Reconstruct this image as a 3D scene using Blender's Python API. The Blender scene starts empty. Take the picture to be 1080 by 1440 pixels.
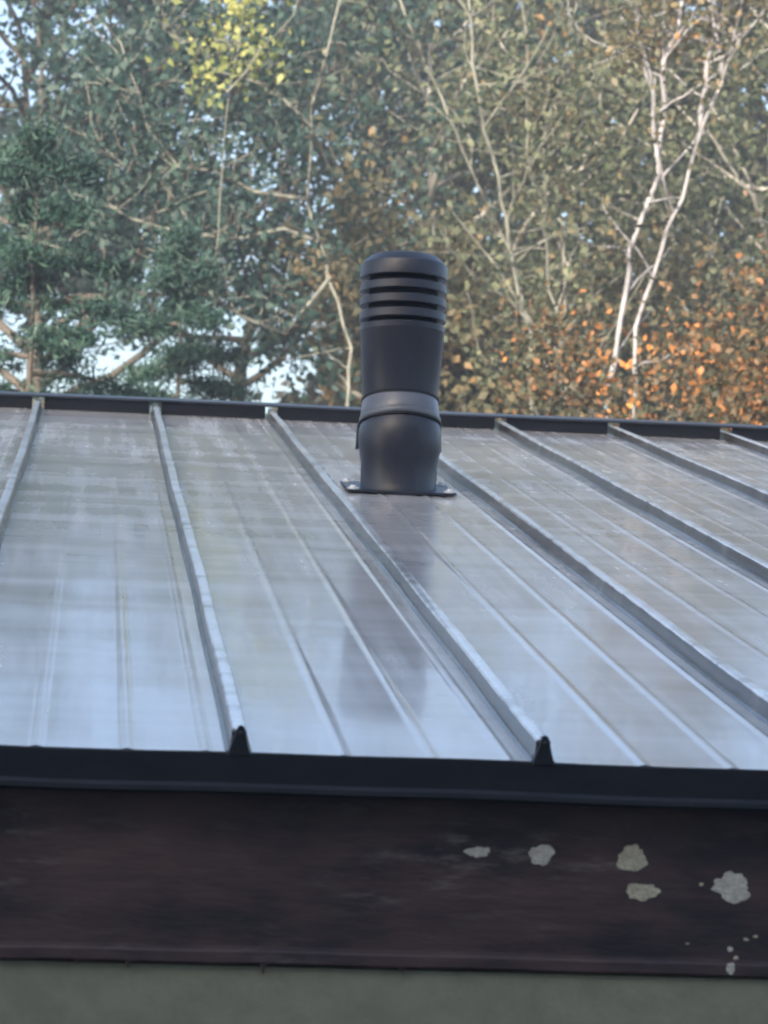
import bpy, bmesh, math, random
import numpy as np
from mathutils import Vector, Matrix
rad = math.radians
sc = bpy.context.scene
col = sc.collection

# ------------------------------------------------------------------ camera
ZE = 2.60                                   # height of the eave above the ground
CAM = Vector((-0.15705, -2.83181, ZE + 0.06485))
YAW, PITCH, ROLL = 0.102845, 0.063266, 0.035316
F0 = Vector((math.sin(YAW), math.cos(YAW), 0)); ZUP = Vector((0, 0, 1))
R0 = Vector((math.cos(YAW), -math.sin(YAW), 0))
FW = F0 * math.cos(PITCH) + ZUP * math.sin(PITCH)
U0 = ZUP * math.cos(PITCH) - F0 * math.sin(PITCH)
RT = R0 * math.cos(ROLL) + U0 * math.sin(ROLL)
UP = U0 * math.cos(ROLL) - R0 * math.sin(ROLL)
cd = bpy.data.cameras.new('camera'); cam = bpy.data.objects.new('camera', cd); col.objects.link(cam)
cd.sensor_fit = 'VERTICAL'; cd.sensor_height = 36; cd.lens = 100.0
cd.dof.use_dof = True; cd.dof.focus_distance = 4.5; cd.dof.aperture_fstop = 14; cd.clip_start = 0.05; cd.clip_end = 2000
m = Matrix.Identity(4)
for i, v in enumerate((RT, UP, -FW)):
    for j in range(3): m[j][i] = v[j]
m.translation = CAM
cam.matrix_world = m
sc.camera = cam

# ------------------------------------------------------------------ sky, sun, exposure
SUN_EL, SUN_AZ = rad(20), rad(-150)        # azimuth from +Y towards +X: low sun behind the shading building added at the camera's back
wd = bpy.data.worlds.new('World'); sc.world = wd; wd.use_nodes = True
nt = wd.node_tree; nt.nodes.clear()
sky = nt.nodes.new('ShaderNodeTexSky'); sky.sky_type = 'NISHITA'; sky.sun_disc = False
sky.sun_elevation = SUN_EL; sky.sun_rotation = SUN_AZ
sky.air_density = 0.85; sky.dust_density = 4.5; sky.ozone_density = 0.9
bg = nt.nodes.new('ShaderNodeBackground'); bg.inputs[1].default_value = 0.15
wo = nt.nodes.new('ShaderNodeOutputWorld')
nt.links.new(sky.outputs[0], bg.inputs[0]); nt.links.new(bg.outputs[0], wo.inputs[0])
sl = bpy.data.lights.new('sun', 'SUN'); sl.energy = 5.0; sl.angle = rad(1.5); sl.color = (1.0, 0.89, 0.76)
so = bpy.data.objects.new('sun', sl); col.objects.link(so)
sd = Vector((math.sin(SUN_AZ) * math.cos(SUN_EL), math.cos(SUN_AZ) * math.cos(SUN_EL), math.sin(SUN_EL)))
so.rotation_euler = sd.to_track_quat('Z', 'Y').to_euler()
so.location = (-8, -2, 9)
sc.view_settings.view_transform = 'Standard'; sc.view_settings.look = 'None'
sc.view_settings.exposure = 1.6; sc.view_settings.gamma = 1.0
sc.render.engine = 'CYCLES'
sc.cycles.use_denoising = True
sc.cycles.max_bounces = 8; sc.cycles.diffuse_bounces = 3; sc.cycles.transparent_max_bounces = 4
sc.cycles.pixel_filter_type = 'BLACKMAN_HARRIS'; sc.cycles.filter_width = 2.0

HAZE = 0.0042                               # density of the hazy air

# ------------------------------------------------------------------ helpers
def tag(o, label=None, cat=None, group=None, kind=None):
    if label: o['label'] = label
    if cat: o['category'] = cat
    if group: o['group'] = group
    if kind: o['kind'] = kind
    return o

def empty(name, loc=(0, 0, 0)):
    o = bpy.data.objects.new(name, None); col.objects.link(o); o.location = loc; o.empty_display_size = .2
    return o

def link(name, me, mat, parent=None, loc=None, rot=None):
    o = bpy.data.objects.new(name, me); col.objects.link(o)
    if mat is not None and not me.materials: me.materials.append(mat)
    if parent is not None: o.parent = parent
    if loc is not None: o.location = loc
    if rot is not None: o.rotation_euler = rot
    return o

def mesh(name, v, f, smooth=False):
    me = bpy.data.meshes.new(name); me.from_pydata([tuple(a) for a in v], [], [tuple(a) for a in f]); me.update()
    if smooth: me.polygons.foreach_set('use_smooth', [True] * len(me.polygons))
    return me

def box(name, x0, x1, y0, y1, z0, z1, bevel=0.0):
    bm = bmesh.new(); bmesh.ops.create_cube(bm, size=1)
    for v in bm.verts:
        v.co = Vector(((x0 + x1) / 2 + v.co.x * (x1 - x0), (y0 + y1) / 2 + v.co.y * (y1 - y0), (z0 + z1) / 2 + v.co.z * (z1 - z0)))
    if bevel: bmesh.ops.bevel(bm, geom=bm.edges[:], offset=bevel, segments=2, affect='EDGES', profile=.6)
    me = bpy.data.meshes.new(name); bm.to_mesh(me); bm.free(); return me

def extrude_x(name, prof, xs, smooth=False, jitter=None):
    """sweep a (y, z) outline along x; closed and capped"""
    n = len(prof); v = []; f = []
    for i, x in enumerate(xs):
        for (y, z) in prof:
            dy, dz = jitter(x) if jitter else (0, 0)
            v.append((x, y + dy, z + dz))
    for i in range(len(xs) - 1):
        for j in range(n):
            a = i * n + j; b = i * n + (j + 1) % n
            f.append((a, b, b + n, a + n))
    f.append(tuple(range(n))[::-1]); f.append(tuple((len(xs) - 1) * n + j for j in range(n)))
    me = mesh(name, v, f, smooth)
    bm = bmesh.new(); bm.from_mesh(me); bmesh.ops.recalc_face_normals(bm, faces=bm.faces); bm.to_mesh(me); bm.free()
    return me

def lathe(name, prof, seg=56, sharp=35):
    """revolve (r, z) pairs"""
    v = []; f = []; n = len(prof)
    for i in range(seg):
        a = 2 * math.pi * i / seg
        for r, z in prof: v.append((r * math.cos(a), r * math.sin(a), z))
    for i in range(seg):
        k = (i + 1) % seg
        for j in range(n - 1):
            f.append((i * n + j, k * n + j, k * n + j + 1, i * n + j + 1))
    me = mesh(name, v, f)
    bm = bmesh.new(); bm.from_mesh(me)
    bmesh.ops.remove_doubles(bm, verts=bm.verts, dist=1e-5)
    bmesh.ops.recalc_face_normals(bm, faces=bm.faces)
    for e in bm.edges:
        if len(e.link_faces) == 2: e.smooth = e.calc_face_angle(0) < rad(sharp)
    for fc in bm.faces: fc.smooth = True
    bm.to_mesh(me); bm.free(); return me

# ------------------------------------------------------------------ materials
class NT:
    def __init__(s, name):
        s.m = bpy.data.materials.new(name); s.m.use_nodes = True; s.t = s.m.node_tree; s.t.nodes.clear()
        s.out = s.n('ShaderNodeOutputMaterial')
    def n(s, typ, **kw):
        nd = s.t.nodes.new(typ)
        for k, v in kw.items():
            if hasattr(nd, k) and not k.startswith('i_'): setattr(nd, k, v)
        return nd
    def l(s, a, b): s.t.links.new(a, b)
    def coord(s, scale=(1, 1, 1), which='Object', loc=(0, 0, 0)):
        tc = s.n('ShaderNodeTexCoord'); mp = s.n('ShaderNodeMapping')
        mp.inputs['Scale'].default_value = scale; mp.inputs['Location'].default_value = loc
        s.l(tc.outputs[which], mp.inputs[0]); return mp.outputs[0]
    def noise(s, vec, scale=5, detail=3, rough=.55):
        nd = s.n('ShaderNodeTexNoise'); nd.inputs['Scale'].default_value = scale
        nd.inputs['Detail'].default_value = detail; nd.inputs['Roughness'].default_value = rough
        s.l(vec, nd.inputs['Vector']); return nd.outputs[0]
    def ramp(s, fac, stops):
        nd = s.n('ShaderNodeValToRGB'); e = nd.color_ramp.elements
        while len(e) > 1: e.remove(e[-1])
        e[0].position, e[0].color = stops[0][0], c4(stops[0][1])
        for p, c in stops[1:]:
            x = e.new(p); x.color = c4(c)
        s.l(fac, nd.inputs[0]); return nd.outputs[0]
    def mix(s, fac, a, b):
        nd = s.n('ShaderNodeMix'); nd.data_type = 'RGBA'
        for inp, v in ((nd.inputs[0], fac), (nd.inputs[6], a), (nd.inputs[7], b)):
            if isinstance(v, (int, float)): inp.default_value = v
            elif isinstance(v, tuple): inp.default_value = c4(v)
            else: s.l(v, inp)
        return nd.outputs[2]
    def math(s, op, a, b=None):
        nd = s.n('ShaderNodeMath'); nd.operation = op
        for inp, v in ((nd.inputs[0], a), (nd.inputs[1], b)):
            if v is None: continue
            if isinstance(v, (int, float)): inp.default_value = v
            else: s.l(v, inp)
        return nd.outputs[0]
    def bsdf(s, color=(.5, .5, .5), rough=.5, **kw):
        p = s.n('ShaderNodeBsdfPrincipled')
        for inp, v in [(p.inputs['Base Color'], color), (p.inputs['Roughness'], rough)] + [(p.inputs[k], v) for k, v in kw.items()]:
            if isinstance(v, (int, float)): inp.default_value = v
            elif isinstance(v, tuple): inp.default_value = c4(v)
            else: s.l(v, inp)
        s.p = p; s.l(p.outputs[0], s.out.inputs[0]); return p
    def bump(s, h, strength=.2, dist=.01, base=None):
        b = s.n('ShaderNodeBump'); b.inputs['Strength'].default_value = strength; b.inputs['Distance'].default_value = dist
        s.l(h, b.inputs['Height'])
        if base is not None: s.l(base, b.inputs['Normal'])
        return b.outputs[0]
def c4(c): return (c[0], c[1], c[2], 1.0) if len(c) == 3 else c

def mat_roof():
    a = NT('roof_metal')
    band = a.noise(a.coord((.9, 5, 1)), 1.5, 2, .5)            # faint bands across the sheet
    run = a.noise(a.coord((20, .9, 1)), 1.2, 3, .5)            # washed-down dirt and painted cream reflection streaks
    blot = a.noise(a.coord((1.6, 1.2, 1)), 1.5, 4, .6)
    grime_reflection = a.math('MULTIPLY', a.ramp(run, [(.45, (0, 0, 0)), (.72, (1, 1, 1))]), a.ramp(blot, [(.38, (0, 0, 0)), (.65, (1, 1, 1))]))
    base = a.mix(a.ramp(band, [(.35, (0, 0, 0)), (.65, (1, 1, 1))]), (.50, .485, .46), (.60, .585, .56))
    base = a.mix(a.math('MULTIPLY', grime_reflection, .8), base, (.62, .58, .50))
    vo = a.n('ShaderNodeTexVoronoi'); vo.inputs['Scale'].default_value = 9
    a.l(a.coord((1, .55, 1)), vo.inputs['Vector'])
    sep = a.n('ShaderNodeSeparateColor'); a.l(vo.outputs['Color'], sep.inputs[0])
    spot = a.math('MULTIPLY', a.math('LESS_THAN', a.math('ADD', vo.outputs['Distance'], a.math('MULTIPLY', a.noise(a.coord((1, 1, 1)), 60, 2), .06)), .072),
                  a.math('GREATER_THAN', sep.outputs[0], .84))
    base = a.mix(a.math('MULTIPLY', spot, .8), base, (.62, .62, .6))
    ro = a.math('ADD', a.math('MULTIPLY', a.ramp(band, [(.3, (0, 0, 0)), (.7, (1, 1, 1))]), .07), a.math('ADD', .13, a.math('MULTIPLY', grime_reflection, .25)))
    bn = a.bump(a.noise(a.coord((1.0, 3.2, 1)), 1.5, 2, .4), .2, .010)
    bn = a.bump(a.noise(a.coord((1, 1, 1)), 18, 3, .5), .035, .006, bn)
    a.bsdf(base, ro, **{'Metallic': .12, 'Coat Weight': .3, 'Coat Roughness': .05, 'Normal': bn})
    return a.m

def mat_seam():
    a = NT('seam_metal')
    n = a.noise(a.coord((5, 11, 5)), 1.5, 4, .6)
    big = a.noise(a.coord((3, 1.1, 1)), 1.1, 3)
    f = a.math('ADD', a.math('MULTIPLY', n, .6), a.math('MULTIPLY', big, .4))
    sides = a.ramp(f, [(.40, (.07, .068, .066)), (.55, (.14, .135, .13)), (.68, (.34, .33, .32))])  # dark reflections on the flanks painted into the side colour
    top_highlight = a.ramp(f, [(.38, (.5, .5, .49)), (.47, (.8, .8, .79)), (.56, (.92, .92, .91))])     # sky highlights painted on the tops, broken by noise
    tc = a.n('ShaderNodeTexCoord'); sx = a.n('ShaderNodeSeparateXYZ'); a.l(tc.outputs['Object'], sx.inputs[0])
    c = a.mix(a.math('GREATER_THAN', a.math('ADD', sx.outputs[2], a.math('MULTIPLY', n, .004)), .0228), sides, top_highlight)
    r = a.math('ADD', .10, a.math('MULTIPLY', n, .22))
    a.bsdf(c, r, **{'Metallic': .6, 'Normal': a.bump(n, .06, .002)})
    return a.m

def mat_plain(name, c1, c2, rough=.4, scale=20, metal=0.0, bump=.05, stretch=(1, 1, 1), **kw):
    a = NT(name)
    n = a.noise(a.coord(stretch), scale, 4, .6)
    cc = a.mix(a.ramp(n, [(.35, (0, 0, 0)), (.68, (1, 1, 1))]), c1, c2)
    n2 = a.noise(a.coord(stretch), scale * 3.1, 3)
    r = a.math('ADD', rough - .08, a.math('MULTIPLY', n2, .18))
    a.bsdf(cc, r, **{'Metallic': metal, 'Normal': a.bump(n2, bump, .004), **kw})
    return a.m

def mat_fascia():
    a = NT('weathered_fascia_paint')
    big = a.noise(a.coord((3, 1, 9)), 1.6, 5, .62)
    c = a.mix(a.ramp(big, [(.36, (0, 0, 0)), (.66, (1, 1, 1))]), (.036, .028, .036), (.135, .080, .078))
    sc_ = a.noise(a.coord((7, 1, 34)), 2.2, 5, .68)           # scuffs
    patch = a.noise(a.coord((2.2, 1, 5), loc=(3.3, 0, 1.2)), 1.7, 3)
    scuff = a.math('MULTIPLY', a.ramp(sc_, [(.52, (0, 0, 0)), (.70, (1, 1, 1))]), a.ramp(patch, [(.42, (0, 0, 0)), (.62, (1, 1, 1))]))
    c = a.mix(a.math('MULTIPLY', scuff, .75), c, (.24, .21, .20))
    bn = a.bump(a.noise(a.coord((4, 1, 22)), 6, 5, .65), .28, .004)
    a.bsdf(c, a.math('ADD', .45, a.math('MULTIPLY', big, .25)), Normal=bn)
    return a.m

def mat_bark(name, c1, c2, scale=9):
    a = NT(name)
    n = a.noise(a.coord((1, 1, .35)), scale, 5, .65)
    c = a.mix(a.ramp(n, [(.36, (0, 0, 0)), (.64, (1, 1, 1))]), c1, c2)
    a.bsdf(c, .85, Normal=a.bump(n, .6, .02)); return a.m

def mat_leaf(name, stops, trans=.45, nscale=1.3):
    a = NT(name)
    g = a.n('ShaderNodeNewGeometry')
    n = a.noise(a.coord((1, 1, 1)), nscale, 3)
    fac = a.math('ADD', a.math('MULTIPLY', g.outputs['Random Per Island'], .62), a.math('SUBTRACT', a.math('MULTIPLY', n, .9), .26))
    c = a.ramp(fac, stops)
    p = a.bsdf(c, .55, **{'Specular IOR Level': .35})
    tr = a.n('ShaderNodeBsdfTranslucent'); a.l(c, tr.inputs[0])
    mx = a.n('ShaderNodeMixShader'); mx.inputs[0].default_value = trans
    a.l(p.outputs[0], mx.inputs[1]); a.l(tr.outputs[0], mx.inputs[2]); a.l(mx.outputs[0], a.out.inputs[0])
    return a.m

M = {}
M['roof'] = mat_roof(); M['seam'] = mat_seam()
M['black'] = mat_plain('black_trim_metal', (.008, .010, .016), (.014, .016, .025), .38, 14, 0, .05, (1, 1, 4))
M['ridge'] = mat_plain('ridge_cap_metal', (.03, .034, .045), (.045, .05, .062), .32, 9, .2, .05)
M['vent'] = mat_plain('vent_plastic', (.017, .020, .031), (.028, .033, .050), .36, 10, 0, .05)
M['vent_dark'] = mat_plain('vent_inner_plastic', (.006, .006, .008), (.010, .010, .013), .6, 10)
M['collar'] = mat_plain('skylit_collar_plastic', (.09, .10, .125), (.125, .14, .17), .3, 10, 0, .05)  # paler than the vent: sky light on the collar put into its colour
M['screw'] = mat_plain('screw_steel', (.7, .7, .7), (.8, .8, .8), .45, 40, .3)
M['fascia'] = mat_fascia()
M['chip'] = mat_plain('bare_wood_chip', (.50, .45, .33), (.80, .74, .57), .8, 90, 0, .5)
M['chip_white'] = mat_plain('bare_filler_chip', (.56, .53, .46), (.86, .83, .75), .8, 90, 0, .5)
M['wall'] = mat_plain('green_render', (.31, .305, .22), (.37, .365, .27), .9, 30, 0, .25)
M['deck'] = mat_plain('roof_deck_wood', (.05, .04, .03), (.09, .07, .05), .8, 8)
M['ground'] = mat_plain('soil_and_grass', (.035, .045, .02), (.07, .06, .035), .95, 1.2, 0, .6)

# ------------------------------------------------------------------ ground
g = link('ground', mesh('ground', [(-400, -400, 0), (400, -400, 0), (400, 400, 0), (-400, 400, 0)], [(0, 1, 2, 3)]), M['ground'])
tag(g, kind='structure')

# ------------------------------------------------------------------ the building and its roof
TH = math.atan(2 / 12); S = .305; L = 4.744; K0, K1 = -9, 15
XA, XB = K0 * S, K1 * S
RISE, RUN = L * math.sin(TH), L * math.cos(TH)
shed = empty('outbuilding', (.6, RUN, 0))
tag(shed, 'low building with grey standing seam metal roof, black eave trim and brown fascia', 'building')
OFF = Vector((-.6, -RUN, 0))                                   # children use world coordinates through this shift
rng = random.Random(4)

def child(name, me, mat, parent=shed):
    return link(name, me, mat, parent, loc=OFF if parent is shed else None)

# walls with gables
yw0, yw1 = .024, 2 * RUN - .024
zt = ZE - .2125
gz = ZE + RISE - .08
v = []
for x in (XA + .3, XB - .3):
    v += [(x, yw0, 0), (x, yw1, 0), (x, yw1, zt), (x, RUN, gz), (x, yw0, zt)]
f = [(0, 1, 2, 3, 4), (9, 8, 7, 6, 5), (0, 4, 9, 5), (1, 6, 7, 2), (4, 3, 8, 9), (3, 2, 7, 8)]
child('wall', mesh('wall', v, f), M['wall'])

# roof: a deck slab carrying panels, seams, ridge cap.  local axes: x along the eave, y up the slope, z off the roof
deck = link('roof', box('roof', XA, XB, .035, L - .01, -.045, -.016), M['deck'], shed, OFF + Vector((0, 0, ZE)), (TH, 0, 0))
rdeck = link('rear_roof', box('rear_roof', XA, XB, .035, L - .01, -.045, -.002), M['roof'], shed, OFF + Vector((0, 2 * RUN, ZE)), (TH, 0, math.pi))
rdeck.location.x += XA + XB

def bump1(x, c, w, h):
    d = abs(x - c) / w
    return h * (.5 + .5 * math.cos(math.pi * d)) if d < 1 else 0.0
xs = [.006, .02, .032, .045]
for c in (.34 * S, .635 * S):
    xs += [c - .026] + [c + q for q in (-.0105, -.007, -.0035, 0, .0035, .007, .0105)] + [c + .026]
c = S - .034
xs += [.5 * S] + [c + q for q in (-.02, -.0085, -.0055, -.0025, 0, .0025, .0055, .0085)] + [S - .018, S - .006]
xs = sorted(xs)
def panel(k):
    r = random.Random(100 + k)
    ys = [L * i / 72 for i in range(73)]
    ph = [r.uniform(0, 6.28) for _ in range(6)]; am = [r.uniform(.00008, .00028) for _ in range(3)]
    wl = [r.uniform(.4, .9), r.uniform(.2, .5), r.uniform(.9, 1.9)]
    v = []
    for y in ys:
        for x in xs:
            u = x / S
            z = bump1(x, .34 * S, .0070, .0014) + bump1(x, .635 * S, .0070, .0014) + bump1(x, S - .034, .0065, .0017)
            env = math.sin(math.pi * u)
            z += env * sum(am[i] * math.sin(2 * math.pi * y / wl[i] + ph[i] + u * 1.5 + 1.7 * math.sin(y * (1.3 + i) + ph[i + 3])) for i in range(3))
            z += (1 - math.exp(-y * 9)) * 0
            v.append((k * S + x, y, z))
    n = len(xs); f = []
    for j in range(len(ys) - 1):
        for i in range(n - 1):
            a = j * n + i; f.append((a, a + 1, a + 1 + n, a + n))
    return mesh('roof_panel', v, f, True)
for k in range(K0, K1):
    link('roof_panel', panel(k), M['roof'], deck)

# a standing seam: trapezoid with a rolled top, slightly wavy along its run
def seam(k):
    r = random.Random(500 + k)
    prof = [(-.0135, -.006), (-.0133, .0005), (-.0090, .0025), (-.0072, .0170), (-.0075, .0220), (-.0060, .0238),
            (.0, .0243), (.0060, .0238), (.0075, .0220), (.0072, .0170), (.0090, .0025), (.0133, .0005), (.0135, -.006)]
    n = len(prof); ys = [L * i / 60 for i in range(61)]
    p1, p2 = r.uniform(0, 6), r.uniform(0, 6)
    v = []; f = []
    for y in ys:
        dx = .0011 * math.sin(y * 2.3 + p1) + .0006 * math.sin(y * 7.1 + p2); dz = .0007 * math.sin(y * 5.3 + p2)
        for (x, z) in prof: v.append((k * S + x + dx, y + .002, z + (dz if z > .001 else 0)))
    for j in range(len(ys) - 1):
        for i in range(n - 1):
            a = j * n + i; f.append((a, a + n, a + n + 1, a + 1))
    f.append(tuple(range(n))); f.append(tuple((len(ys) - 1) * n + i for i in range(n))[::-1])
    me = mesh('standing_seam', v, f)
    bm = bmesh.new(); bm.from_mesh(me); bmesh.ops.recalc_face_normals(bm, faces=bm.faces)
    for e in bm.edges:
        if len(e.link_faces) == 2: e.smooth = e.calc_face_angle(0) < rad(38)
    for fc in bm.faces: fc.smooth = True
    bm.to_mesh(me); bm.free(); return me
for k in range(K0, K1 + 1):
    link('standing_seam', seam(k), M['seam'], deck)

# ridge: dark closure strips between the seams, cap over them
cl = box('closure_strip', .016, S - .016, L - .055, L - .045, .0005, .0330, .001)
for k in range(K0, K1):
    link('closure_strip', cl, M['black'], deck, (k * S, 0, 0))
cap_prof = [(L - .062, .0325), (L - .064, .0355), (L - .060, .0385), (L + .006, .0400), (L + .012, .0380), (L + .006, .0350), (L - .056, .0335)]
nx = [XA - .02 + (XB - XA + .04) * i / 60 for i in range(61)]
rc = link('ridge_cap', extrude_x('ridge_cap', cap_prof, nx, False, lambda x: (.0015 * math.sin(x * 3.1), .0012 * math.sin(x * 4.7 + 1))), M['ridge'], deck)

# eave trim: black drip edge with a hemmed bottom, over the fascia
tp = [(-.004, .0016), (.030, .0030), (.030, -.0150), (.002, -.0180), (-.001, -.030), (-.0075, -.0345), (-.0085, -.0395), (-.0060, -.0420), (-.002, -.0400), (-.0015, -.0370), (-.0105, -.0325), (-.0065, -.0280)]
tp = [(.020, -.0015), (-.0035, -.0012), (-.0052, .0006), (-.0060, -.0010), (-.0064, -.0300), (-.0105, -.0338), (-.0115, -.0385), (-.0095, -.0410),
      (-.0060, -.0400), (-.0035, -.0330), (-.0030, -.0060), (.020, -.0050)]
nx = [XA - .01 + (XB - XA + .02) * i / 160 for i in range(161)]
wob = lambda x: (.0007 * math.sin(x * 2.2 + .4), .0007 * math.sin(x * 9.3) + .0005 * math.sin(x * 23.7 + 2))
trim = child('eave_trim', extrude_x('eave_trim', tp, nx, False, wob), M['black']); trim.location = OFF + Vector((0, 0, ZE))
ce = [(-.0125, -.0030), (-.0112, .0040), (-.0072, .0145), (-.0046, .0222), (-.0028, .0262), (.0, .0278), (.0028, .0262), (.0044, .0222), (.0064, .0130), (.0090, .0030), (.0110, -.0030)]
n = len(ce)
v = [(x, -.0075, z) for x, z in ce] + [(x * .98, .014, z - .0006) for x, z in ce]
f = [tuple(range(n)), tuple(range(n, 2 * n))[::-1]] + [(i, (i + 1) % n, (i + 1) % n + n, i + n) for i in range(n)]
cme = mesh('seam_end_cap', v, f)
bm = bmesh.new(); bm.from_mesh(cme); bmesh.ops.recalc_face_normals(bm, faces=bm.faces); bmesh.ops.bevel(bm, geom=[e for e in bm.edges if e.calc_face_angle(0) > 1], offset=.0008, segments=1, affect='EDGES'); bm.to_mesh(cme); bm.free()
rv = lathe('rivet', [(0, .0016), (.0012, .0014), (.0020, .0006), (.0021, -.001), (0, -.001)], 12)
for k in range(K0, K1 + 1):
    link('seam_end_cap', cme, M['black'], trim, (k * S, 0, 0))
    link('rivet', rv, M['vent'], trim, (k * S, -.0078, .0195), (math.pi / 2, 0, 0))

# fascia board with a lip, bare chips and paint drips
fp = [(.052, -.012), (.022, -.012), (.0200, -.014), (.0200, -.1930), (.0192, -.1965), (.0176, -.1990), (.0174, -.2085), (.0185, -.2105), (.050, -.2105), (.052, -.2085)]
nx = [XA + (XB - XA) * i / 160 for i in range(161)]
fas = child('fascia_board', extrude_x('fascia_board', fp, nx, False, lambda x: (.0008 * math.sin(x * 3.3), .0008 * math.sin(x * 4.1 + 1) + .0004 * math.sin(x * 31))), M['fascia'])
fas.location = OFF + Vector((0, 0, ZE))
def chip(x, z, w, h, mat, seed, y=.0200):
    r = random.Random(seed); n = 34; v = []; f = []
    ph = [r.uniform(0, 6.3) for _ in range(4)]
    for ring, (q, dy) in enumerate(((1.0, .0008), (.94, -.0003), (.6, -.0006), (.3, -.0008))):
        for i in range(n):
            a = 2 * math.pi * i / n
            rr = q * (1 + .10 * math.sin(2 * a + ph[0]) + .09 * math.sin(3 * a + ph[1]) + .06 * math.sin(5 * a + ph[2]) + ((.05 * math.sin(8 * a + ph[3]) + r.gauss(0, .05)) if ring < 2 else 0))
            v.append((w / 2 * rr * math.cos(a), dy + r.uniform(-.0002, .0002), h / 2 * rr * math.sin(a)))
    for k in range(3):
        for i in range(n):
            j = (i + 1) % n; f.append((k * n + i, k * n + j, (k + 1) * n + j, (k + 1) * n + i))
    f.append(tuple(3 * n + i for i in range(n)))
    yy = y + .0008 * math.sin(x * 3.3)
    return link('paint_chip', mesh('paint_chip', v, f), mat, fas, (x, yy, z))
chip(.2443, -.092, .025, .011, M['chip_white'], 1)
chip(.3095, -.0929, .026, .021, M['chip_white'], 2)
chip(.4020, -.0946, .028, .031, M['chip'], 3)
chip(.4133, -.1271, .032, .019, M['chip'], 4)
chip(.5062, -.1203, .040, .030, M['chip_white'], 5)
chip(.5062, -.2019, .010, .011, M['chip_white'], 6, .0174)
chip(.5057, -.1826, .006, .006, M['chip_white'], 7)
rc_ = random.Random(77)
for bx_, bz_, n_ in ((.5062, -.1203, 2), (.50, -.178, 4)):
    for q_ in range(n_):
        a_ = rc_.uniform(0, 6.28); d_ = rc_.uniform(.016, .032)
        w_ = rc_.uniform(.002, .006)
        chip(bx_ + d_ * 1.3 * math.cos(a_), bz_ + d_ * .6 * math.sin(a_), w_ * rc_.uniform(1, 2), w_ * .8, M['chip'], rc_.random())
for x, hh in ((-.1018, .006), (.0323, .009), (-.152, .004), (.172, .004)):
    dm = lathe('paint_drip', [(0, -hh), (.0012, -hh + .0012), (.0020, -hh * .5), (.0036, .0015), (0, .0015)], 10)
    link('paint_drip', dm, M['fascia'], fas, (x, .0185, -.2105))
for x in (-2.55, 4.38):
    pass

# ------------------------------------------------------------------ unseen building added behind the camera to keep the low roof in shade
M['shade_house'] = mat_plain('shade_house_render', (.46, .44, .41), (.54, .52, .48), .9, 6, 0, .2)
M['glass'] = mat_plain('window_glass', (.02, .022, .025), (.03, .032, .035), .1, 3, 0, .0)
M['white'] = mat_plain('white_frame_paint', (.6, .6, .58), (.7, .7, .68), .5, 12)
M['tile'] = mat_plain('roof_tile', (.06, .04, .035), (.10, .06, .05), .8, 12, 0, .3)
HX0, HX1, HY0, HY1, HT = -15.0, 10.0, -14.5, -5.6, 8.3
shade_house = empty('shade_house', (-1.5, (HY0 + HY1) / 2, 0)); tag(shade_house, 'unseen pale rendered building added to shade the low metal roof', 'building')
HO = -shade_house.location
link('wall', box('wall', HX0, HX1, HY0, HY1, 0, HT), M['shade_house'], shade_house, HO)
ym = (HY0 + HY1) / 2
link('roof', mesh('roof', [(HX0 - .3, HY0 - .4, HT), (HX1 + .3, HY0 - .4, HT), (HX1 + .3, HY1 + .3, HT), (HX0 - .3, HY1 + .3, HT), (HX0 - .3, ym, HT + 1.6), (HX1 + .3, ym, HT + 1.6)],
     [(0, 1, 5, 4), (2, 3, 4, 5), (1, 2, 5), (3, 0, 4), (3, 2, 1, 0)]), M['tile'], shade_house, HO)
for wx in (-10, -6.5, -3, 3.2, 6.8):
    for wz in (1.0, 4.0, 6.2):
        w_ = link('window', box('window', wx - .6, wx + .6, HY1 - .02, HY1 + .012, wz, wz + 1.3), M['glass'], shade_house, HO)
        for a_, b_, c_, d_ in ((-.66, -.6, -.06, 1.36), (.6, .66, -.06, 1.36), (-.6, .6, -.06, 0), (-.6, .6, 1.3, 1.36), (-.03, .03, 0, 1.3)):
            link('frame', box('frame', wx + a_, wx + b_, HY1 - .02, HY1 + .04, wz + c_, wz + d_), M['white'], w_)

# ------------------------------------------------------------------ roof vent
def onroof(x, t, h=0): return Vector((x, t * math.cos(TH) - h * math.sin(TH), ZE + t * math.sin(TH) + h * math.cos(TH)))
vent = empty('roof_vent', onroof(.450, 2.83))
tag(vent, 'dark grey plastic vent pipe with louvred top standing on the metal roof', 'roof vent')
# flange lies on the roof
fl = link('flange', box('flange', -.108, .108, -.080, .100, .003, .008, .002), M['vent'], vent, (0, 0, 0), (TH, 0, 0))
sk = lathe('screw', [(0, .007), (.006, .0065), (.0070, .003), (.0120, .0025), (.0125, 0), (0, 0)], 14)
for sx in (-1, 1):
    for sy in (-.062, .082):
        link('screw', sk, M['screw'], fl, (sx * .096, sy, .008))
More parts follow.
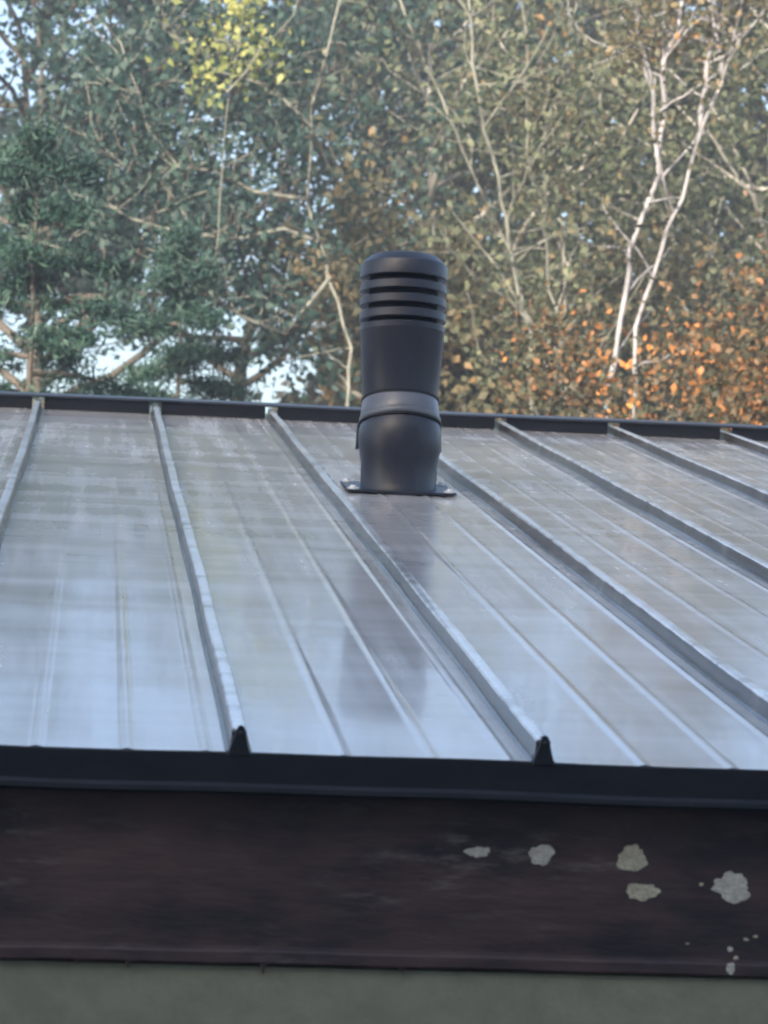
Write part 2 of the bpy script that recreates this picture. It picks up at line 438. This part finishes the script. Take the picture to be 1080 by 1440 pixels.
# elbow: swept tube, upright then bending back
def sweep(name, path, seg=48, cap=True, sharp=40):
    """path: (centre, tilt about x, radius)"""
    v = []; f = []
    for (cy, cz), tilt, r in path:
        for i in range(seg):
            a = 2 * math.pi * i / seg
            x, y = r * math.cos(a), r * math.sin(a)
            v.append((x, cy + y * math.cos(tilt), cz - y * math.sin(tilt)))
    for k in range(len(path) - 1):
        for i in range(seg):
            j = (i + 1) % seg; f.append((k * seg + i, k * seg + j, (k + 1) * seg + j, (k + 1) * seg + i))
    if cap: f.append(tuple((len(path) - 1) * seg + i for i in range(seg)))
    me = mesh(name, v, f)
    bm = bmesh.new(); bm.from_mesh(me); bmesh.ops.recalc_face_normals(bm, faces=bm.faces)
    for e in bm.edges:
        if len(e.link_faces) == 2: e.smooth = e.calc_face_angle(0) < rad(sharp)
    for fc in bm.faces: fc.smooth = True
    bm.to_mesh(me); bm.free(); return me
path = [((0, -.014), 0, .079), ((0, .004), 0, .0775), ((0, .010), 0, .0755), ((0, .055), 0, .0765)]
tilt = 0; cy, cz = 0, .055
for i in range(1, 11):
    t = rad(13) * i / 10
    step = .0092
    cy += step * math.sin(t); cz += step * math.cos(t)
    path.append(((cy, cz), t, .0765 + .0068 * math.sin(math.pi * i / 11) - .003 * max(0, i - 7) / 3))
TB = rad(13)
elb = link('elbow', sweep('elbow', path), M['vent'], vent)
ax = Vector((0, math.sin(TB), math.cos(TB))); top = Vector((0, cy, cz))
# socket bead and conical collar above it, sky light painted into its colour
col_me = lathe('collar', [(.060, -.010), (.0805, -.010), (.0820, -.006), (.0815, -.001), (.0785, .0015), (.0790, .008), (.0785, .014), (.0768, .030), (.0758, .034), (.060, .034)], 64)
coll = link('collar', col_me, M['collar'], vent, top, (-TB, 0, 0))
gr = link('collar_seal', lathe('collar_seal', [(.070, .0335), (.0770, .0345), (.0785, .0375), (.0770, .0405), (.068, .0405)], 64), M['vent_dark'], coll)
bd = link('collar_seal', lathe('collar_seal', [(.076, -.0155), (.0825, -.0150), (.0835, -.0115), (.0815, -.0095), (.076, -.0095)], 64), M['vent_dark'], coll)
# side clips that lock the elbow
for s_ in (-1, 1):
    cp = box('side_clip', -.003, .003, -.012, .012, -.048, .004, .002)
    link('side_clip', cp, M['vent'], coll, (s_ * .0815, .018, -.012), (rad(13), rad(-2) * s_, 0))
# straight tapering pipe
TP = rad(3.0)
pb = top + ax * .036
plen = .150
pipe = link('pipe', lathe('pipe', [(.064, -.008), (.0750, -.006), (.0754, 0), (.0845, plen - .012), (.0858, plen - .010), (.0862, plen), (.0850, plen + .002), (.070, plen + .002)], 64, 30), M['vent'], vent, pb, (-TP, 0, 0))
lv = lathe('louvre_ring', [(.066, .001), (.0862, -.0005), (.0878, .0010), (.0872, .0150), (.0862, .0165), (.066, .0185)], 64, 30)
core = link('louvre_core', lathe('louvre_core', [(.0, -.004), (.069, -.004), (.069, .128), (0, .128)], 48), M['vent_dark'], pipe, (0, 0, plen))
for i in range(3):
    link('louvre_ring', lv, M['vent'], pipe, (0, 0, plen + .0115 + i * .0287))
zc = plen + .0115 + 3 * .0287
link('cap', lathe('cap', [(.066, .001), (.0868, -.0005), (.0884, .0010), (.0882, .0240), (.0868, .0290), (.0700, .0450), (.0650, .0470), (.03, .0500), (0, .0505)], 40, 25), M['vent'], pipe, (0, 0, zc))

# ------------------------------------------------------------------ trees behind the ridge
def at(px, py, d):
    """a place d metres beyond the camera along the view, for laying out trees"""
    u0, v0 = px - 540, py - 720
    dr = FW + RT * (u0 / 4000) - UP * (v0 / 4000)
    return CAM + dr * (d / dr.y)

class Wood:
    """collects tapered tubes"""
    def __init__(s, seg=6): s.v = []; s.f = []; s.seg = seg; s.lines = []
    def tube(s, pts, rs):
        pts = [Vector(p) for p in pts]; n0 = len(s.v); k = s.seg
        s.lines.append(pts)
        up = Vector((.31, .17, .93))
        for i, p in enumerate(pts):
            d = (pts[min(i + 1, len(pts) - 1)] - pts[max(i - 1, 0)]).normalized()
            a = d.cross(Vector((1, 0, 0)) if abs(d.x) < .8 else Vector((0, 1, 0))).normalized(); b = d.cross(a)
            for j in range(k):
                t = 2 * math.pi * j / k
                s.v.append(p + (a * math.cos(t) + b * math.sin(t)) * rs[i])
        for i in range(len(pts) - 1):
            for j in range(k):
                q = (j + 1) % k
                s.f.append((n0 + i * k + j, n0 + i * k + q, n0 + (i + 1) * k + q, n0 + (i + 1) * k + j))
        s.f.append(tuple(n0 + (len(pts) - 1) * k + j for j in range(k)))
    def build(s, name, mat, parent):
        o = parent.location
        me = mesh(name, [p - o for p in s.v], s.f, True)
        return link(name, me, mat, parent)

def wander(r, p, d, length, n, wob, lift=0.0):
    pts = [Vector(p)]; d = Vector(d).normalized()
    for i in range(n):
        d = (d + Vector((r.gauss(0, wob), r.gauss(0, wob), r.gauss(0, wob) + lift))).normalized()
        pts.append(pts[-1] + d * (length / n))
    return pts

def leaves(name, centres, per, sigma, size, mat, parent, seed, flat=0.0, aspect=.62, zfloor=.15, jitter=.45):
    """many folded leaf-sized faces scattered round the given twig points"""
    g = np.random.default_rng(seed)
    c = np.asarray([tuple(p) for p in centres], float)
    idx = np.repeat(np.arange(len(c)), np.maximum(1, (per * g.choice([.15, .5, 1.0, 1.5, 2.0], len(c), p=[.18, .2, .27, .2, .15])).astype(int)))
    n = len(idx)
    sg = sigma * g.uniform(.5, 1.35, len(c))[idx][:, None]
    pos = c[idx] + g.normal(size=(n, 3)) * sg * np.array([1, 1, .8])
    ok = pos[:, 2] > zfloor; pos = pos[ok]; n = len(pos)
    a = g.normal(size=(n, 3)); a[:, 2] *= (1 - flat); a[:, 2] -= .35 * (1 - flat); a /= np.linalg.norm(a, axis=1)[:, None]
    b = g.normal(size=(n, 3)); b[:, 2] *= (1 - flat); b -= a * (a * b).sum(1)[:, None]; b /= np.linalg.norm(b, axis=1)[:, None]
    nn = np.cross(a, b)
    ln = size * g.uniform(1 - jitter, 1 + jitter, n)[:, None]; w = ln * aspect * .5
    fold = ln * g.uniform(-.12, .22, n)[:, None]
    p0 = pos - a * ln * .5; p1 = pos + b * w + nn * fold - a * ln * .08; p2 = pos + a * ln * .5 + nn * fold * .5; p3 = pos - b * w + nn * fold - a * ln * .08
    V = np.stack([p0, p1, p2, p3], 1).reshape(-1, 3) - np.array(tuple(parent.location))
    me = bpy.data.meshes.new(name)
    me.vertices.add(4 * n); me.vertices.foreach_set('co', V.ravel())
    me.loops.add(6 * n); me.polygons.add(2 * n)
    q = np.arange(n)[:, None] * 4
    me.loops.foreach_set('vertex_index', (q + np.array([0, 1, 2, 0, 2, 3])).ravel().astype(np.int32))
    me.polygons.foreach_set('loop_start', (np.arange(2 * n) * 3).astype(np.int32))
    me.update(calc_edges=True)
    return link(name, me, mat, parent)

def broadleaf(name, label, base, height, spread, bark, leafmat, seed, limbs=14, per=26, sigma=.22, leaf=.075, r0=.09,
              first=.22, lift=.05, sub=5, wob=.14, lean=(0, 0), group='trees behind the roof', trunk_pts=None, cat='tree'):
    r = random.Random(seed)
    root = empty(name, base); tag(root, label, cat, group)
    tw = Wood(8)
    tp = trunk_pts or wander(r, base, (lean[0], lean[1], 1), height * .94, 12, .05, .02)
    tw.tube(tp, [max(.012, r0 * (1 - .9 * i / (len(tp) - 1))) for i in range(len(tp))])
    tw.build('trunk', bark, root)
    bw = Wood(5); cen = []
    for i in range(limbs):
        fr = first + (1 - first) * (i + r.random() * .8) / limbs
        q = fr * (len(tp) - 1); k = min(int(q), len(tp) - 2); p = tp[k].lerp(tp[k + 1], q - k)
        az = i * 2.4 + r.uniform(-.5, .5)
        ln = spread * (1.05 - .55 * abs(fr - .45)) * r.uniform(.7, 1.15)
        d = (math.cos(az), math.sin(az), r.uniform(.15, .7))
        b = wander(r, p, d, ln, 9, wob, lift)
        rb = max(.012, r0 * .5 * (1 - fr * .7))
        bw.tube(b, [rb * (1 - .85 * j / 9) for j in range(10)])
        for j in range(sub):
            t = .3 + .7 * (j + r.random()) / sub; q = min(t * 9, 8.99); kk = int(q); p2 = b[kk].lerp(b[kk + 1], q - kk)
            d2 = (b[kk + 1] - b[kk]).normalized() + Vector((r.gauss(0, .7), r.gauss(0, .7), r.gauss(0.1, .5)))
            l2 = ln * r.uniform(.22, .45)
            tws = wander(r, p2, d2, l2, 5, wob * 1.4, lift)
            bw.tube(tws, [rb * .35 * (1 - .8 * m_ / 5) + .002 for m_ in range(6)])
            cen += tws[1:]
        cen += b[5:]
    cen.append(tp[-1])
    bw.build('branches', bark, root)
    leaves('crown', cen, per, sigma, leaf, leafmat, root, seed + 77)
    return root

BK = {'grey': mat_bark('grey_bark', (.12, .115, .10), (.28, .27, .24)),
      'lichen': mat_bark('lichen_bark', (.05, .053, .045), (.17, .172, .145), 14),
      'pale': mat_bark('pale_bark', (.07, .07, .075), (.27, .265, .275), 12),
      'brown': mat_bark('brown_bark', (.03, .025, .02), (.075, .062, .05))}
LF = {'wood_dark': mat_leaf('far_dark_leaf', [(.1, (.010, .022, .024)), (.5, (.018, .038, .036)), (.85, (.04, .065, .05)), (1, (.09, .10, .05))]),
      'wood': mat_leaf('far_wood_leaf', [(.1, (.014, .022, .018)), (.5, (.032, .036, .026)), (.85, (.07, .064, .04)), (1, (.13, .10, .05))]),
      'dark': mat_leaf('dark_leaf', [(.1, (.014, .035, .034)), (.5, (.026, .06, .05)), (.82, (.045, .085, .07)), (.95, (.09, .12, .075)), (1, (.20, .19, .08))]),
      'olive': mat_leaf('olive_leaf', [(.1, (.02, .034, .022)), (.45, (.06, .08, .046)), (.8, (.15, .165, .095)), (.95, (.26, .25, .14)), (1, (.36, .28, .12))]),
      'tan': mat_leaf('tan_leaf', [(.1, (.035, .04, .025)), (.45, (.075, .078, .045)), (.8, (.15, .125, .07)), (.93, (.28, .17, .07)), (1, (.48, .24, .08))]),
      'orange': mat_leaf('orange_leaf', [(.05, (.025, .035, .022)), (.36, (.055, .058, .032)), (.56, (.12, .085, .045)), (.72, (.24, .12, .05)), (.84, (.58, .24, .07)), (.95, (.75, .36, .10)), (1, (.8, .55, .16))]),
      'yellow': mat_leaf('yellow_leaf', [(.1, (.10, .13, .05)), (.6, (.24, .27, .09)), (1, (.42, .40, .14))], .5),
      'needle': mat_leaf('spruce_needle', [(.1, (.010, .030, .026)), (.6, (.020, .055, .042)), (1, (.05, .10, .06))], .15)}

def gnd(px, d):
    p = at(px, 560, d); return Vector((p.x, p.y, 0))

# back row
broadleaf('dark_tree', 'large dark bluish green tree filling the upper left behind the roof', gnd(120, 21), 8.2, 3.1, BK['brown'], LF['dark'], 11, 28, 22, .125, .068, .14, .6)
broadleaf('dark_tree', 'dark green tree rising between the left tree and the vent', gnd(400, 23), 8.6, 2.8, BK['brown'], LF['dark'], 12, 26, 20, .125, .068, .13, .64)
broadleaf('olive_tree', 'olive leaved tree behind the thin grey stems right of the vent', gnd(720, 23), 9.0, 2.7, BK['grey'], LF['olive'], 13, 30, 36, .16, .065, .15, .2)
broadleaf('olive_tree', 'olive and tan tree at the far right behind the pale stems', gnd(1130, 22), 8.8, 2.9, BK['grey'], LF['olive'], 14, 30, 36, .16, .065, .15, .2)
broadleaf('tan_tree', 'brown leaved tree low behind the orange shrub', gnd(880, 20), 6.0, 2.3, BK['brown'], LF['tan'], 15, 24, 34, .15, .065, .1, .2)
broadleaf('tan_tree', 'brown leaved tree right behind the vent', gnd(640, 19), 5.4, 1.0, BK['brown'], LF['tan'], 16, 20, 26, .2, .07, .08, .25)
# thin grey stems
def stems(name, label, lines, d, bark, leafmat, seed, per, sigma, leaf, r0, twigs=10, tl=.8, group='trees behind the roof', spread_d=.35, start=.25):
    r = random.Random(seed)
    base = gnd(lines[0][0][0], d)
    root = empty(name, base); tag(root, label, 'tree', group)
    bw = Wood(5); cen = []
    for li, ln in enumerate(lines):
        dd = d + r.uniform(-spread_d, spread_d)
        pts = [at(x, y, dd) for x, y in ln[1:]] if li else [base] + [at(x, y, dd) for x, y in ln[1:]]
        if ln[0] == 'g': pts = [base + Vector((r.uniform(-.15, .15), r.uniform(-.15, .15), 0))] + pts
        # resample with wobble
        fine = []
        for a, b in zip(pts[:-1], pts[1:]):
            m_ = max(2, int((b - a).length / .12))
            for j in range(m_): fine.append(a.lerp(b, j / m_) + Vector((r.gauss(0, .008), r.gauss(0, .008), 0)))
        fine.append(pts[-1])
        rr = r0 if li == 0 else r0 * r.uniform(.62, .85)
        w = Wood(8); w.tube(fine, [rr * (1 - .62 * i / (len(fine) - 1)) for i in range(len(fine))])
        w.build('trunk' if li == 0 else 'stem', bark, root)
        n = len(fine)
        for j in range(twigs):
            i = int(n * (start + (1 - start) * (j + r.random()) / twigs)); i = min(i, n - 1)
            tw = wander(r, fine[i], (r.gauss(0, 1), r.gauss(0, .8), r.uniform(.1, 1.0)), tl * r.uniform(.5, 1.3), 6, .2, .06)
            bw.tube(tw, [rr * .3 * (1 - .75 * m_ / 6) + .0015 for m_ in range(7)])
            cen += tw[2:]
    tag(bw.build('branches', bark, root), kind='stuff')
    leaves('crown', cen, per, sigma, leaf, leafmat, root, seed + 9)
    return root
stems('thin_stem_tree', 'slender grey multi-stemmed tree just right of the vent', [
    [(800, 600), (790, 500), (735, 440), (715, 340), (700, 250), (680, 180), (665, 90), (660, -40), (640, -260)],
    ['g', (745, 470), (720, 360), (650, 210), (600, 90), (560, 0), (520, -160)],
    ['g', (795, 520), (770, 380), (765, 200), (800, 60), (830, -120)],
    ['g', (800, 520), (790, 340), (745, 240), (740, 60), (720, -150)]], 18, BK['lichen'], LF['olive'], 31, 7, .16, .055, .022, 34, .8)
stems('pale_stem_tree', 'pale barked forked tree at right, its stems crossing the upper right', [
    [(870, 600), (858, 540), (872, 450), (882, 380), (892, 330), (912, 280), (925, 245), (922, 160), (907, 100), (897, 40), (890, -150)],
    ['s', (925, 220), (935, 135), (935, 85), (950, 50), (960, 0), (985, -200)],
    ['g', (895, 460), (915, 390), (940, 320), (960, 280), (980, 200), (1015, 115), (1035, 45), (1060, -150)],
    ['s', (985, 190), (995, 90), (1020, 0), (1030, -120)],
    ['s', (1018, 108), (1010, 62), (997, 0), (985, -110)]], 16.5, BK['pale'], LF['tan'], 32, 12, .15, .05, .026, 18, .7, spread_d=.06)
stems('lichen_tree', 'crooked tree with pale lichen covered branches reaching left of the vent', [
    [(500, 600), (492, 490), (465, 390), (450, 340), (430, 280), (440, 150), (480, 0), (500, -160)],
    ['s', (450, 340), (400, 322), (330, 336), (270, 330), (220, 318), (180, 306), (150, 284), (115, 318), (88, 350)],
    ['s', (430, 280), (360, 270), (300, 240), (250, 235), (205, 180), (196, 130), (170, 60)],
    ['s', (270, 330), (250, 280), (215, 250), (180, 240), (140, 200)],
    ['s', (465, 390), (400, 470), (330, 440), (280, 400), (228, 352)],
    ['s', (438, 180), (380, 120), (300, 100), (230, 40)]], 17, BK['lichen'], LF['dark'], 34, 5, .14, .06, .017, 26, .45, spread_d=.05)
stems('yellow_sapling', 'thin sapling with yellow green leaves at the top left', [
    [(300, 600), (306, 300), (322, 130), (335, 60), (340, 0)],
    ['s', (322, 130), (370, 70), (410, 20), (430, -60)]], 16, BK['lichen'], LF['yellow'], 33, 14, .12, .05, .008, 5, .25, start=.9)
# orange shrub, low right
broadleaf('orange_shrub', 'orange and brown leaved shrub low at the right above the ridge', gnd(960, 14.5), 4.35, 1.3, BK['brown'], LF['orange'], 41, 20, 48, .18, .042, .05, .3, .06, 5, .16, group='shrubs behind the roof', cat='shrub')
broadleaf('brown_shrub', 'brown leaved shrub low just right of the vent', gnd(720, 15), 4.1, 1.0, BK['brown'], LF['tan'], 42, 18, 20, .16, .065, .045, .3, .06, 5, .16, group='shrubs behind the roof', cat='shrub')

# spruce at the left
def spruce(name, label, base, height, spread, seed):
    r = random.Random(seed); root = empty(name, base); tag(root, label, 'tree', 'trees behind the roof')
    tw = Wood(8); tp = [base + Vector((0, 0, height * i / 10)) for i in range(11)]
    tw.tube(tp, [max(.008, .06 * (1 - i / 10.5)) for i in range(11)]); tw.build('trunk', BK['brown'], root)
    bw = Wood(5); cen = []
    for i in range(58):
        fr = .12 + .88 * (i + r.random()) / 58; z = height * fr; az = i * 2.399 + r.uniform(-.3, .3)
        ln = spread * (1.04 - fr) * r.uniform(.75, 1.1)
        b = [base + Vector((0, 0, z))]; d = Vector((math.cos(az), math.sin(az), .25))
        for j in range(8):
            d = (d + Vector((r.gauss(0, .05), r.gauss(0, .05), -.09 if j < 5 else .06))).normalized(); b.append(b[-1] + d * ln / 8)
        bw.tube(b, [.016 * (1 - .8 * j / 8) for j in range(9)])
        for j in range(1, 9):
            side = d.cross(Vector((0, 0, 1))).normalized()
            for s_ in (-1, 1):
                l2 = ln * .34 * (1 - j / 10)
                e = b[j] + (side * s_ + d * .6).normalized() * l2 + Vector((0, 0, -.12 * l2 - r.uniform(0, .05)))
                for q in range(1, 6): cen.append(b[j].lerp(e, q / 5))
        cen += b[3:]
    bw.build('branches', BK['brown'], root)
    leaves('crown', cen, 11, .045, .055, LF['needle'], root, seed + 5, aspect=.17)
    return root
spruce('spruce_tree', 'dark green spruce at the lower left above the ridge', gnd(40, 14), 5.4, 2.9, 51)
spruce('spruce_tree', 'smaller dark spruce between the lower left spruce and the vent', gnd(250, 16), 5.2, 2.3, 52)

# distant wood seen as one mass behind the trees, thinner with ragged openings at the left
g_ = np.random.default_rng(9)
OPEN = [(18, 75, 56), (45, 112, 44), (80, 85, 26), (290, 165, 24), (440, 222, 55), (238, 262, 42), (205, 200, 28), (262, 435, 60), (385, 425, 44), (95, 490, 42), (186, 528, 40),
        (240, 552, 60), (375, 502, 44), (332, 552, 34), (190, 425, 26), (8, 485, 30), (350, 10, 36), (120, 30, 22), (345, 240, 24), (-90, 300, 60), (-160, 120, 60), (-60, 520, 50)]
OPEN = [(at(x, y, 30), r * 30 / 4000) for x, y, r in OPEN]
def far_wood(label, n, x0, x1, leafmat, seed):
    pts = []
    for i in range(n):
        p = at(g_.uniform(x0, x1), 560, 30 + g_.uniform(-1.2, 1.2)); z = g_.uniform(.3, 10.6)
        q = Vector((p.x, 0, z))
        if any((Vector((o.x, 0, o.z)) - q).length < rr * 1.4 + .16 for o, rr in OPEN): continue
        pts.append((p.x, p.y, z))
    wb = empty('tmp', (0, 0, 0))
    w = leaves('distant_wood', pts, 22, .16, .16, leafmat, wb, seed)
    w.parent = None; bpy.data.objects.remove(wb)
    tag(w, label, 'woodland', kind='stuff')
far_wood('dense blue green woodland far behind the trees at the left', 5600, -900, 430, LF['wood_dark'], 90)
far_wood('dense brown and olive woodland far behind the trees at the right', 5800, 380, 1800, LF['wood'], 91)
# unseen wood added on the left, dark for the seam sides to reflect
pts = [(-21 + g_.normal() * .8, g_.uniform(-1, 30), g_.uniform(.2, 7.5)) for i in range(2600)]
wb = empty('tmp', (0, 0, 0)); w = leaves('unseen_side_wood', pts, 20, .3, .16, LF['wood'], wb, 92); w.parent = None; bpy.data.objects.remove(wb)
tag(w, 'unseen olive woodland added at the left for the roof seams to reflect', 'woodland', kind='stuff')

# ------------------------------------------------------------------ hazy evening air round everything
hz = NT('hazy_air'); pv = hz.n('ShaderNodeVolumePrincipled'); pv.inputs['Color'].default_value = (.78, .88, 1.0, 1)
pv.inputs['Density'].default_value = HAZE; pv.inputs['Anisotropy'].default_value = .2
hz.l(pv.outputs[0], hz.out.inputs['Volume'])
ho = link('haze', box('haze', -60, 60, -12, 60, -1.0, 13), hz.m); tag(ho, kind='stuff')
